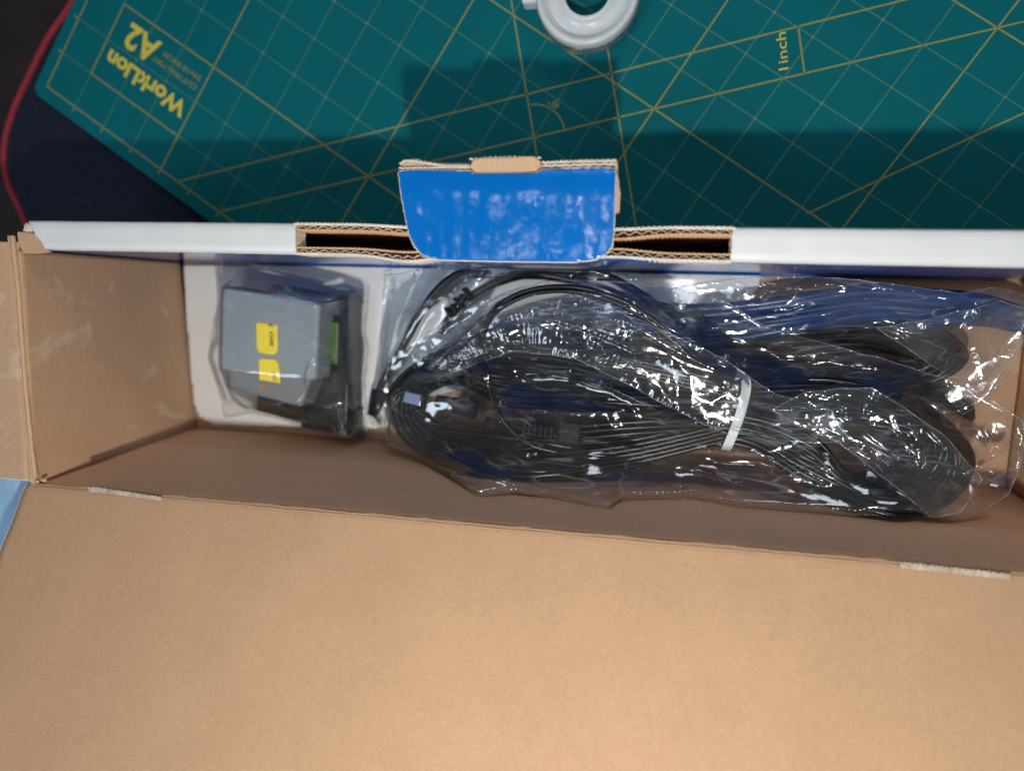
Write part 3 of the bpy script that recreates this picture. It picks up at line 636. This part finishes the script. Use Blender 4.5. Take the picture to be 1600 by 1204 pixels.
for k in range(5):
    q = spline([Pn(1148, 600 + 5 * k, 52), Pn(980, 560 + 6 * k, 50), Pn(820, 536 + 5 * k, 46), Pn(700, 556 + 5 * k, 42), Pn(632 + 6 * k, 600, 40), Pn(612 + 8 * k, 645, 42), Pn(640 + 9 * k, 694 - 3 * k, 44), Pn(710 + 4 * k, 732 - 6 * k, 48), Pn(820, 744 - 8 * k, 52), Pn(980, 724 - 7 * k, 53), Pn(1140, 686 - 6 * k, 53)], 14)
    mb = MB(); tube_part(mb, q, 1.4, obst_front); mb.build('strand', M['black'], fc, True)
# connector with ribbed strain relief
def oriented_box(mb, c, d, l, wd, h, taper=1.0):
    d = np.array(d, float); d /= np.linalg.norm(d); n = np.cross([0, 0, 1.0], d); n /= np.linalg.norm(n); u = np.cross(d, n); c = np.array(c)
    a = [c - d * l / 2 + sx * n * wd / 2 * taper + sz * u * h / 2 * taper for sx, sz in ((-1, -1), (1, -1), (1, 1), (-1, 1))]
    b_ = [c + d * l / 2 + sx * n * wd / 2 + sz * u * h / 2 for sx, sz in ((-1, -1), (1, -1), (1, 1), (-1, 1))]
    mb.add(a + b_, [(3, 2, 1, 0), (4, 5, 6, 7), (0, 1, 5, 4), (1, 2, 6, 5), (2, 3, 7, 6), (3, 0, 4, 7)])
c0 = P(890, 676, 58); cd = P(905, 680, 58) - P(860, 674, 58)
mb = MB(); oriented_box(mb, c0, cd, 12, 11.5, 7); mb.build('plug_body', M['rubber'], fc, bevel=1.2, bseg=3)
for k in range(6):
    mb = MB(); p = P(862 - k * 8.5, 672 - k * 0.8, 58 - k * 0.4); oriented_box(mb, p, cd, 1.7, 9.6 - k * 0.7, 6 - k * 0.4); mb.build('relief_ring', M['rubber'], fc, bevel=0.4)
mb = MB(); mb.tube([P(866, 672, 58), P(810, 667, 56), P(760, 655, 52)], 1.6, 8); mb.build('relief_core', M['rubber'], fc, True)
c1 = P(712, 633, 44); d1 = P(760, 645, 46) - P(665, 622, 42)
mb = MB(); oriented_box(mb, c1, d1, 26, 11, 7, 0.6); mb.build('plug_body', M['rubber'], fc, bevel=1.4, bseg=3)
mb = MB(); oriented_box(mb, P(646, 622, 41), d1, 11, 7.0, 3.6); mb.build('plug_tip', M['steel'], fc, bevel=0.4)
obst_front += [(np.array([P(x, y, 58) for x in range(780, 910, 6) for y in (662, 676, 688)]), 4.0), (np.array([P(x, y, 46) for x in range(670, 770, 8) for y in (624, 636, 646)]), 4.0)]
# twist tie: flat band with a folded end
tp = [P(1150, 584, 55), P(1163, 588, 57.5), P(1166, 604, 59.5), P(1163, 622, 60.5), P(1157, 645, 61), P(1148, 670, 60.5), P(1138, 694, 58), P(1134, 702, 52)]
tq = spline(tp, 8); T = np.gradient(tq, axis=0); N = np.cross(T, [0, 0, 1]); N /= np.linalg.norm(N, axis=1)[:, None]
hw = np.interp(np.arange(len(tq)), [0, 8, 12, len(tq) - 1], [3.4, 1.0, 2.4, 2.5]); V = []
for k, (p, n_, h_) in enumerate(zip(tq, N, hw)):
    for s in (-1, -0.8, 0, 0.8, 1): V.append(p + n_ * h_ * s + np.array([0, 0, (0.5 if s == 0 else 0.15 if abs(s) == 1 else 0)]))
o = MB().add(V, [(i * 5 + j, (i + 1) * 5 + j, (i + 1) * 5 + j + 1, i * 5 + j + 1) for i in range(len(tq) - 1) for j in range(4)]).build('twist_tie', M['tie'], fc, True)
s_ = o.modifiers.new('t', 'SOLIDIFY'); s_.thickness = 0.4 * MM
obst_front.append((tq, 1.0))
# ---- rear coil
rc = root('cable_coil', (0, -5, 8), 'black cable, some strands coloured with the blue wall reflection, coiled behind in the rear bag against the far wall', 'cable')
def lim(pts): 
    pts = np.array(pts); pts[:, 1] = np.minimum(pts[:, 1], 12.5); return pts
rear = [
 ([(580, 640, 12), (602, 590, 16), (636, 528, 20), (668, 470, 24), (705, 432, 26), (770, 408, 28), (850, 402, 28), (930, 425, 26), (1000, 462, 24), (1060, 505, 20)], 2.5, 'black'),
 ([(690, 520, 18), (712, 480, 26), (760, 447, 30), (820, 429, 32), (880, 432, 32), (950, 455, 30), (1020, 490, 26), (1090, 530, 20)], 2.6, 'black'),
 ([(620, 570, 14), (650, 500, 18), (690, 462, 20), (740, 425, 22), (820, 412, 22)], 2.3, 'black')]
for k in range(9):
    a = k / 8.0; jj = lambda s: (rng.random() - 0.5) * s
    rear.append(([(640 + 20 * a, 590 - 20 * a, 14), (760, 522 + 14 * a + jj(4), 16), (900, 508 + 34 * a + jj(5), 18), (1080, 500 + 42 * a + jj(4), 20 + jj(4)), (1250, 478 + 56 * a + jj(4), 24 + jj(5)), (1370, 482 + 46 * a + jj(4), 26), (1460 - 50 * a, 510 + 48 * a, 26), (1508 - 100 * a, 560 + 8 * a, 22), (1440 - 90 * a, 600 - 18 * a, 14), (1300, 610 - 20 * a, 10), (1180, 600, 9)], 2.0, 'black'))
for k in range(11):
    a = k / 10.0
    rear.append(([(690, 560 + 6 * a, 12), (800, 500 + 34 * a, 16), (930, 472 + 60 * a, 18), (1080, 482 + 56 * a, 22), (1220, 468 + 50 * a, 28 + 3 * a), (1350, 450 + 46 * a, 32), (1450, 456 + 44 * a, 34), (1540, 468 + 34 * a, 34), (1640, 500 + 24 * a, 30)], 2.7, 'navy'))  # strands coloured for the blue reflection seen on the film
for k in range(6):
    a = k / 5.0
    rear.append(([(900, 560 + 6 * a, 9), (1050, 556 + 12 * a, 12), (1200, 560 + 18 * a, 13), (1330, 572 + 20 * a, 13), (1450, 596 + 22 * a, 12), (1520, 640 + 16 * a, 10)], 2.0, 'black'))
for k in range(3):
    a = k / 2.0
    rear.append(([(1200, 548 + 8 * a, 14), (1330, 536 + 9 * a, 20), (1400, 545 + 8 * a, 20), (1432 - 8 * a, 566, 18), (1400, 586 - 6 * a, 13), (1280, 590 - 5 * a, 10)], 2.0, 'black'))
for pts, r, mname in rear:
    pts = [(x + 3.0 * (rng.random() - 0.5), y + 7.0 * (rng.random() - 0.5), z + 4.0 * (rng.random() - 0.5)) for x, y, z in pts]
    q = lim(spline([P(*p) for p in pts], 12)); mb = MB(); tube_part(mb, q, r, obst_rear); mb.build('strand', M[mname], rc, True)
for k in range(5):
    mb = MB(); p = P(704 + k * 7, 488 - k * 7.5, 27 + k); oriented_box(mb, p, P(740, 455, 30) - P(704, 488, 28), 2.4, 8 - (k % 2) * 2.4, 7); mb.build('relief_ring', M['rubber'], rc, bevel=0.8)
mb = MB(); oriented_box(mb, P(588, 630, 14), P(600, 600, 14) - P(580, 660, 14), 17, 10, 8, 0.6); mb.build('plug_body', M['rubber'], rc, bevel=1.0)
obst_rear += [(np.array([P(x, y, 14) for x in (580, 590, 600) for y in (610, 640)]), 5.0)]

# ================================================================== CLEAR FILM BAGS
def seg_dist(X, Y, pl):
    best = np.full(X.shape, 1e9); tt = np.zeros(X.shape); n = len(pl) - 1
    for k in range(n):
        a = pl[k][:2]; d = pl[k + 1][:2] - a; t = np.clip(((X - a[0]) * d[0] + (Y - a[1]) * d[1]) / (d @ d), 0, 1)
        ds = np.hypot(X - a[0] - t * d[0], Y - a[1] - t * d[1]); m_ = ds < best; best[m_] = ds[m_]; tt[m_] = (k + t[m_]) / n
    return best, tt
def drape(outline, obst, step, iters, amp, ridges, seed, theta, name, mat, parent, floor_z=7.0, lift=0.8, flat=False, stretch=2.2, calm_z=None):
    oc = [np.array(p) for p in outline] + [np.array(outline[0])]; sp_ = spline(oc, 12)[:-1]
    ln_ = np.concatenate([a[None] + (b_ - a)[None] * np.linspace(0, 1, 12, endpoint=False)[:, None] for a, b_ in zip(oc, oc[1:])])
    pts3 = 0.2 * sp_ + 0.8 * ln_; poly = pts3[:, :2].copy()
    poly += np.stack([noise2(poly[:, 0] / 9, poly[:, 1] / 9, seed), noise2(poly[:, 0] / 9, poly[:, 1] / 9, seed + 1)], 1) * 0.9
    x0, y0 = poly.min(0) - step; x1, y1 = poly.max(0) + step
    X, Y, keep = clip_grid(poly, x0, x1, y0, y1, step)
    ny, nx = X.shape; GX, GY = np.meshgrid(np.arange(nx) * step + x0, np.arange(ny) * step + y0)
    # height pinned along the outline
    dpin = np.full(X.shape, 1e9); zp = np.zeros(X.shape)
    for p in pts3:
        d = np.hypot(GX - p[0], GY - p[1]); m_ = d < dpin; dpin[m_] = d[m_]; zp[m_] = p[2]
    ob = np.full(X.shape, floor_z)
    for P3, r in obst:
        ii = np.round((P3[:, 0] - x0) / step).astype(int); jj = np.round((P3[:, 1] - y0) / step).astype(int)
        k = int(math.ceil(r / step)) + 1
        for dj in range(-k, k + 1):
            for di_ in range(-k, k + 1):
                dd = math.hypot(di_, dj) * step
                if dd > r + step: continue
                h = P3[:, 2] + math.sqrt(max(0, r * r - min(dd, r) ** 2)) + lift
                a = jj + dj; b_ = ii + di_; ok = (a >= 0) & (a < ny) & (b_ >= 0) & (b_ < nx)
                np.maximum.at(ob, (a[ok], b_[ok]), h[ok])
    pin = (dpin < step * 2.2) | ~keep
    if flat: Z = zp.copy()
    else:
        Z = np.maximum(ob, zp * 0.5 + 0.5 * ob)
        for it in range(iters):
            A = 0.25 * (np.roll(Z, 1, 0) + np.roll(Z, -1, 0) + np.roll(Z, 1, 1) + np.roll(Z, -1, 1))
            Z = np.where(pin, zp, np.maximum(ob, A))
        for it in range(22):
            A = 0.25 * (np.roll(Z, 1, 0) + np.roll(Z, -1, 0) + np.roll(Z, 1, 1) + np.roll(Z, -1, 1)); Z = np.where(pin, zp, A)
        Z = Z + 1.0
    # crumple: ridged noise stretched along the pull of the film, faceted by taking maxima
    c, s = math.cos(theta), math.sin(theta)
    wx = X + 5 * noise2(X / 30, Y / 30, seed + 5); wy = Y + 5 * noise2(X / 30, Y / 30, seed + 6)
    U = (c * wx + s * wy) / stretch; W = -s * wx + c * wy
    wu = 1.1 * noise2(X / 8, Y / 8, seed + 31) * 2; wv = 1.1 * noise2(X / 7, Y / 7, seed + 32) * 2
    def tri(sc_, sd, ro=0.0, st=None):    # flat facets meeting in nearly straight creases
        c2, s2 = math.cos(theta + ro), math.sin(theta + ro); st = st or stretch
        U2 = (c2 * wx + s2 * wy) / st + wu; W2 = -s2 * wx + c2 * wy + wv
        x = U2 / sc_ + sd * 3.7; y = W2 / sc_ - sd * 1.9; y = y + 0.5 * x
        xi = np.floor(x).astype(int); yi = np.floor(y).astype(int); fx = x - xi; fy = y - yi
        h = lambda a, b_: (_ang[_perm[(_perm[(a + sd * 7) & 255] + b_ + seed) & 255]] / math.pi - 1.0)
        v00, v10, v01, v11 = h(xi, yi), h(xi + 1, yi), h(xi, yi + 1), h(xi + 1, yi + 1)
        return np.where(fx > fy, v00 * (1 - fx) + v10 * (fx - fy) + v11 * fy, v00 * (1 - fy) + v01 * (fy - fx) + v11 * fx)
    patch = 0.5 + 0.9 * np.clip(noise2(X / 38, Y / 26, seed + 20) * 1.6 + 0.4, 0, 1)
    fp = np.clip(noise2(X / 26, Y / 16, seed + 21) * 3.0 - 0.2, 0, 1)
    calm = 1.0 if calm_z is None else np.clip((calm_z - Z) / 4.0, 0.12, 1)
    Z = Z + calm * amp * (patch * (2.4 * tri(20, 11) + 1.1 * tri(9.5, 13, 0.45) + 0.7 * tri(8.0, 14, -0.5, stretch * 0.6)) + fp * (0.20 * tri(4.4, 15, 0.7, 2.2) + 0.16 * tri(4.9, 16, -0.6, 2.4)))
    for pl, a, wdt in ridges:
        d, t = seg_dist(X, Y, pl); Z = Z + a * np.exp(-d / wdt) * np.clip(np.sin(np.pi * np.clip(t, 0.02, 0.98)) * 2.0, 0, 1)
    edge = np.clip(dpin / 4.0, 0, 1); Z = Z * edge + (zp + 0.35 * noise2(X / 5, Y / 5, seed)) * (1 - edge)
    V = np.stack([X, Y, Z], -1).reshape(-1, 3)
    V[:, 1] = np.maximum(V[:, 1], near_y(V[:, 2]) + 0.6); V[:, 1] = np.minimum(V[:, 1], 16.3)
    V[:, 0] = np.minimum(V[:, 0], 203.8)
    Fc = [(j * nx + i, j * nx + i + 1, (j + 1) * nx + i + 1, (j + 1) * nx + i) for j in range(ny - 1) for i in range(nx - 1) if keep[j, i] and keep[j, i + 1] and keep[j + 1, i] and keep[j + 1, i + 1]]
    used = sorted({k for f in Fc for k in f}); mp_ = {k: i for i, k in enumerate(used)}
    o = mesh(name, V[used], [tuple(mp_[k] for k in f) for f in Fc], mat, parent, True)
    rim = np.column_stack([poly, pts3[:, 2]]); rim = np.vstack([rim, rim[:1]])
    rim[:, 1] = np.clip(rim[:, 1], near_y(rim[:, 2]) + 0.8, 16.2); rim[:, 0] = np.minimum(rim[:, 0], 203.5)
    return o, rim
def rl(lst, z=56): return np.array([P(x, y, z) for x, y in lst])
# front bag
fb = root('plastic_bag', (30, -60, 8), 'large crumpled clear plastic bag holding the tied cable coil in front', 'plastic bag')
out_front = [Pn(*p) for p in [(608, 600, 22), (600, 655, 26), (606, 692, 34), (650, 712, 40, 1.5), (700, 742, 46, 1.5), (748, 770, 50, 1.5), (800, 768, 50, 1.5), (870, 774, 52, 1.5), (952, 790, 54, 1.5), (975, 776, 54, 1.5), (1080, 772, 54, 1.5), (1160, 786, 56, 1.5), (1280, 796, 58, 1.5), (1380, 806, 62, 1.5), (1440, 806, 66, 1.5), (1490, 811, 66, 1.5), (1540, 796, 66, 1.5), (1576, 770, 66), (1592, 735, 64), (1602, 680, 62), (1596, 655, 62), (1566, 637, 60), (1530, 612, 56), (1470, 590, 52), (1400, 566, 50), (1300, 540, 48), (1200, 512, 50), (1130, 470, 50), (1060, 452, 52), (980, 441, 54), (900, 436, 54), (840, 442, 52), (780, 462, 44), (720, 506, 34), (660, 556, 26)]]
rf = [(rl([(690, 600), (800, 578), (950, 600), (1060, 655)], 54), 3.0, 4.0), (rl([(740, 655), (880, 640), (1000, 640)], 54), 2.0, 2.5), (rl([(640, 560), (720, 520), (800, 470)], 50), 2.5, 3.0), (rl([(1205, 650), (1207, 616), (1240, 612), (1290, 608), (1365, 607), (1405, 628), (1468, 676)], 58), 2.6, 1.6), (rl([(1205, 665), (1250, 650), (1315, 635)], 58), 2.0, 1.5),
      (rl([(1000, 452), (1140, 505), (1300, 555), (1460, 598)], 52), 1.6, 1.8), (rl([(1318, 640), (1360, 680), (1410, 718)], 58), 2.6, 2.0), (rl([(1310, 690), (1388, 720), (1425, 714)], 60), 2.0, 1.3),
      (rl([(985, 610), (1030, 640), (1120, 668)], 58), 1.8, 1.6), (rl([(880, 590), (960, 605), (1060, 652), (1200, 690)], 58), 2.2, 2.2), (rl([(660, 700), (760, 720), (900, 752), (1040, 760)], 54), 2.0, 1.5),
      (rl([(760, 775), (860, 777), (950, 788)], 54), 1.0, 1.0), (rl([(900, 700), (1000, 706), (1100, 735), (1250, 780)], 54), 1.5, 1.4), (rl([(1300, 640), (1380, 740), (1450, 800)], 62), 1.8, 1.6),
      (rl([(1480, 620), (1540, 650), (1560, 700), (1500, 790)], 62), 1.6, 1.5), (rl([(1430, 640), (1500, 720), (1540, 770)], 62), 2.2, 2.2), (rl([(730, 565), (800, 588), (900, 575)], 50), 1.5, 1.6), (rl([(1100, 690), (1180, 705), (1260, 740)], 56), 1.6, 2.4),
      (rl([(1440, 680), (1445, 720), (1500, 745), (1530, 740)], 60), 1.8, 1.2), (rl([(1400, 650), (1420, 700), (1480, 705)], 60), 1.4, 1.2)]
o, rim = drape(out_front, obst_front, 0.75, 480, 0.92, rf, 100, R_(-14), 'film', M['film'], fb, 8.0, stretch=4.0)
MB().tube(rim, 0.22, 5).build('seam', M['seam'], fb, True)
# inner fold of the front bag: second layer of film with a slanted mouth
fold = [Pn(*p) for p in [(640, 540, 44), (700, 500, 48), (760, 468, 52), (860, 446, 60), (1000, 500, 66), (1130, 560, 66), (1210, 615, 66), (1300, 640, 66), (1320, 690, 68), (1240, 690, 66), (1100, 662, 66), (980, 600, 66), (900, 560, 62), (800, 548, 56), (700, 585, 46), (655, 600, 40)]]
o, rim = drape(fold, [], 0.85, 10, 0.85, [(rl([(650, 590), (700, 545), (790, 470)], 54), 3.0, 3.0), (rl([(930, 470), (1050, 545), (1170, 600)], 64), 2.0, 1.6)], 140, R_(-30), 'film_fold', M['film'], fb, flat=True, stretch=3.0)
MB().tube(rim, 0.22, 5).build('seam', M['seam'], fb, True)
fold = [Pn(*p) for p in [(1205, 640, 66), (1260, 612, 68), (1365, 606, 70), (1470, 676, 72), (1535, 750, 74), (1500, 800, 74), (1455, 806, 74), (1380, 745, 74), (1310, 690, 72), (1250, 665, 68)]]
o, rim = drape(fold, [], 0.85, 10, 1.3, [(rl([(1310, 640), (1400, 715)], 70), 3.0, 2.0), (rl([(1420, 655), (1440, 740), (1500, 760)], 72), 3.0, 1.5), (rl([(1360, 640), (1450, 700), (1520, 745)], 72), 2.0, 1.6)], 160, R_(-40), 'film_fold', M['film'], fb, flat=True, stretch=2.0)
MB().tube(rim, 0.22, 5).build('seam', M['seam'], fb, True)
# rear bag
rb = root('plastic_bag', (20, 0, 8), 'clear plastic bag around the rear cable along the blue far wall', 'plastic bag')
out_rear = [P(*p) for p in [(600, 430, 14), (640, 424, 22), (760, 405, 32), (850, 402, 34), (960, 422, 32), (1040, 452, 26), (1100, 440, 30), (1180, 434, 32), (1280, 432, 36), (1400, 444, 40), (1500, 458, 42), (1560, 450, 42), (1605, 462, 40), (1610, 500, 40), (1590, 560, 36), (1545, 622, 32), (1480, 660, 24), (1300, 640, 20), (1100, 620, 18), (900, 600, 18), (740, 600, 18), (640, 640, 14), (596, 690, 10), (575, 650, 10), (590, 560, 10), (598, 490, 10)]]
rr = [(rl([(690, 480), (640, 560), (610, 640)], 24), 2.4, 2.0), (rl([(1210, 525), (1290, 518), (1390, 510), (1425, 518)], 34), 3.0, 2.2), (rl([(1330, 450), (1420, 520), (1530, 610)], 36), 1.4, 1.2), (rl([(1100, 490), (1220, 495), (1330, 455)], 34), 2.0, 2.2),
      (rl([(1520, 470), (1525, 520), (1560, 560)], 38), 2.4, 2.0), (rl([(960, 480), (1050, 515), (1130, 560)], 34), 2.2, 2.2), (rl([(660, 430), (620, 520), (600, 600)], 18), 2.0, 1.5), (rl([(760, 420), (700, 500), (650, 540)], 30), 2.0, 1.6)]
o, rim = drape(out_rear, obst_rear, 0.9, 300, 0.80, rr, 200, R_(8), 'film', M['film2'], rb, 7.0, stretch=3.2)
MB().tube(rim, 0.26, 5).build('seam', M['seam'], rb, True)
# flat flange of the rear bag at the right end
fl = [P(*p) for p in [(1370, 512, 40), (1440, 500, 44), (1530, 480, 46), (1562, 470, 46), (1604, 484, 46), (1590, 545, 44), (1540, 625, 42), (1500, 600, 42), (1440, 560, 42)]]
o, rim = drape(fl, [], 0.9, 10, 0.8, [(rl([(1520, 475), (1515, 510), (1560, 540)], 44), 2.0, 2.0)], 220, R_(40), 'film_fold', M['film2'], rb, flat=True, stretch=1.6)
MB().tube(rim, 0.25, 5).build('seam', M['seam'], rb, True)
# small bag with the modules
sb = root('plastic_bag', (-215, -30, 8), 'small clear plastic bag wrapped round the grey and black modules', 'plastic bag')
def blockpts(pts, z): 
    poly = [P(x, y, z) for x, y in pts]; a, b_, c, d = poly; out = []
    for u in np.linspace(0, 1, 30):
        for v in np.linspace(0, 1, 30): out.append((a * (1 - u) + b_ * u) * (1 - v) + (d * (1 - u) + c * u) * v)
    return np.array(out)
obst_small = [(blockpts([(343, 577), (493, 595), (500, 474), (346, 446)], 45.8), 1.2), (blockpts([(354, 606), (470, 636), (487, 590), (352, 562)], 39), 1.2), (blockpts([(400, 641), (556, 684), (560, 640), (402, 615)], 17), 1.5),
              (blockpts([(527, 676), (541, 678), (545, 463), (530, 460)], 27), 1.2), (blockpts([(490, 560), (526, 570), (528, 504), (492, 498)], 29), 1.2), (blockpts([(415, 452), (492, 474), (531, 462), (432, 443)], 43), 1.0)]
out_small = [P(*p) for p in [(336, 408, 10), (360, 402, 12), (420, 418, 26), (500, 436, 26), (560, 446, 20), (575, 455, 18), (574, 480, 16), (570, 520, 14), (575, 545, 12), (570, 600, 10), (572, 650, 9), (576, 688, 9), (548, 690, 9), (500, 676, 9), (440, 655, 9), (395, 645, 9), (352, 652, 9), (345, 620, 9), (326, 560, 9), (332, 520, 9), (340, 470, 10), (338, 430, 10)]]
rs = [(rl([(548, 452), (545, 540), (552, 640)], 22), 2.2, 1.5), (rl([(500, 600), (470, 660)], 32), 1.8, 1.2), (rl([(506, 560), (490, 610), (468, 645)], 34), 1.8, 1.2), (rl([(515, 560), (540, 580)], 28), 1.5, 1.0), (rl([(360, 620), (380, 640), (420, 650)], 15), 2.0, 1.5),
      (rl([(550, 520), (570, 535)], 18), 2, 1), (rl([(345, 410), (370, 430), (400, 437), (480, 440)], 30), 1.6, 1.2), (rl([(530, 590), (560, 690)], 14), 2.0, 1.2)]
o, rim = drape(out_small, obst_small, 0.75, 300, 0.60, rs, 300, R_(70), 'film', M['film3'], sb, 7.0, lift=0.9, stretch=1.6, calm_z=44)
MB().tube(rim, 0.28, 5).build('seam', M['seam'], sb, True)
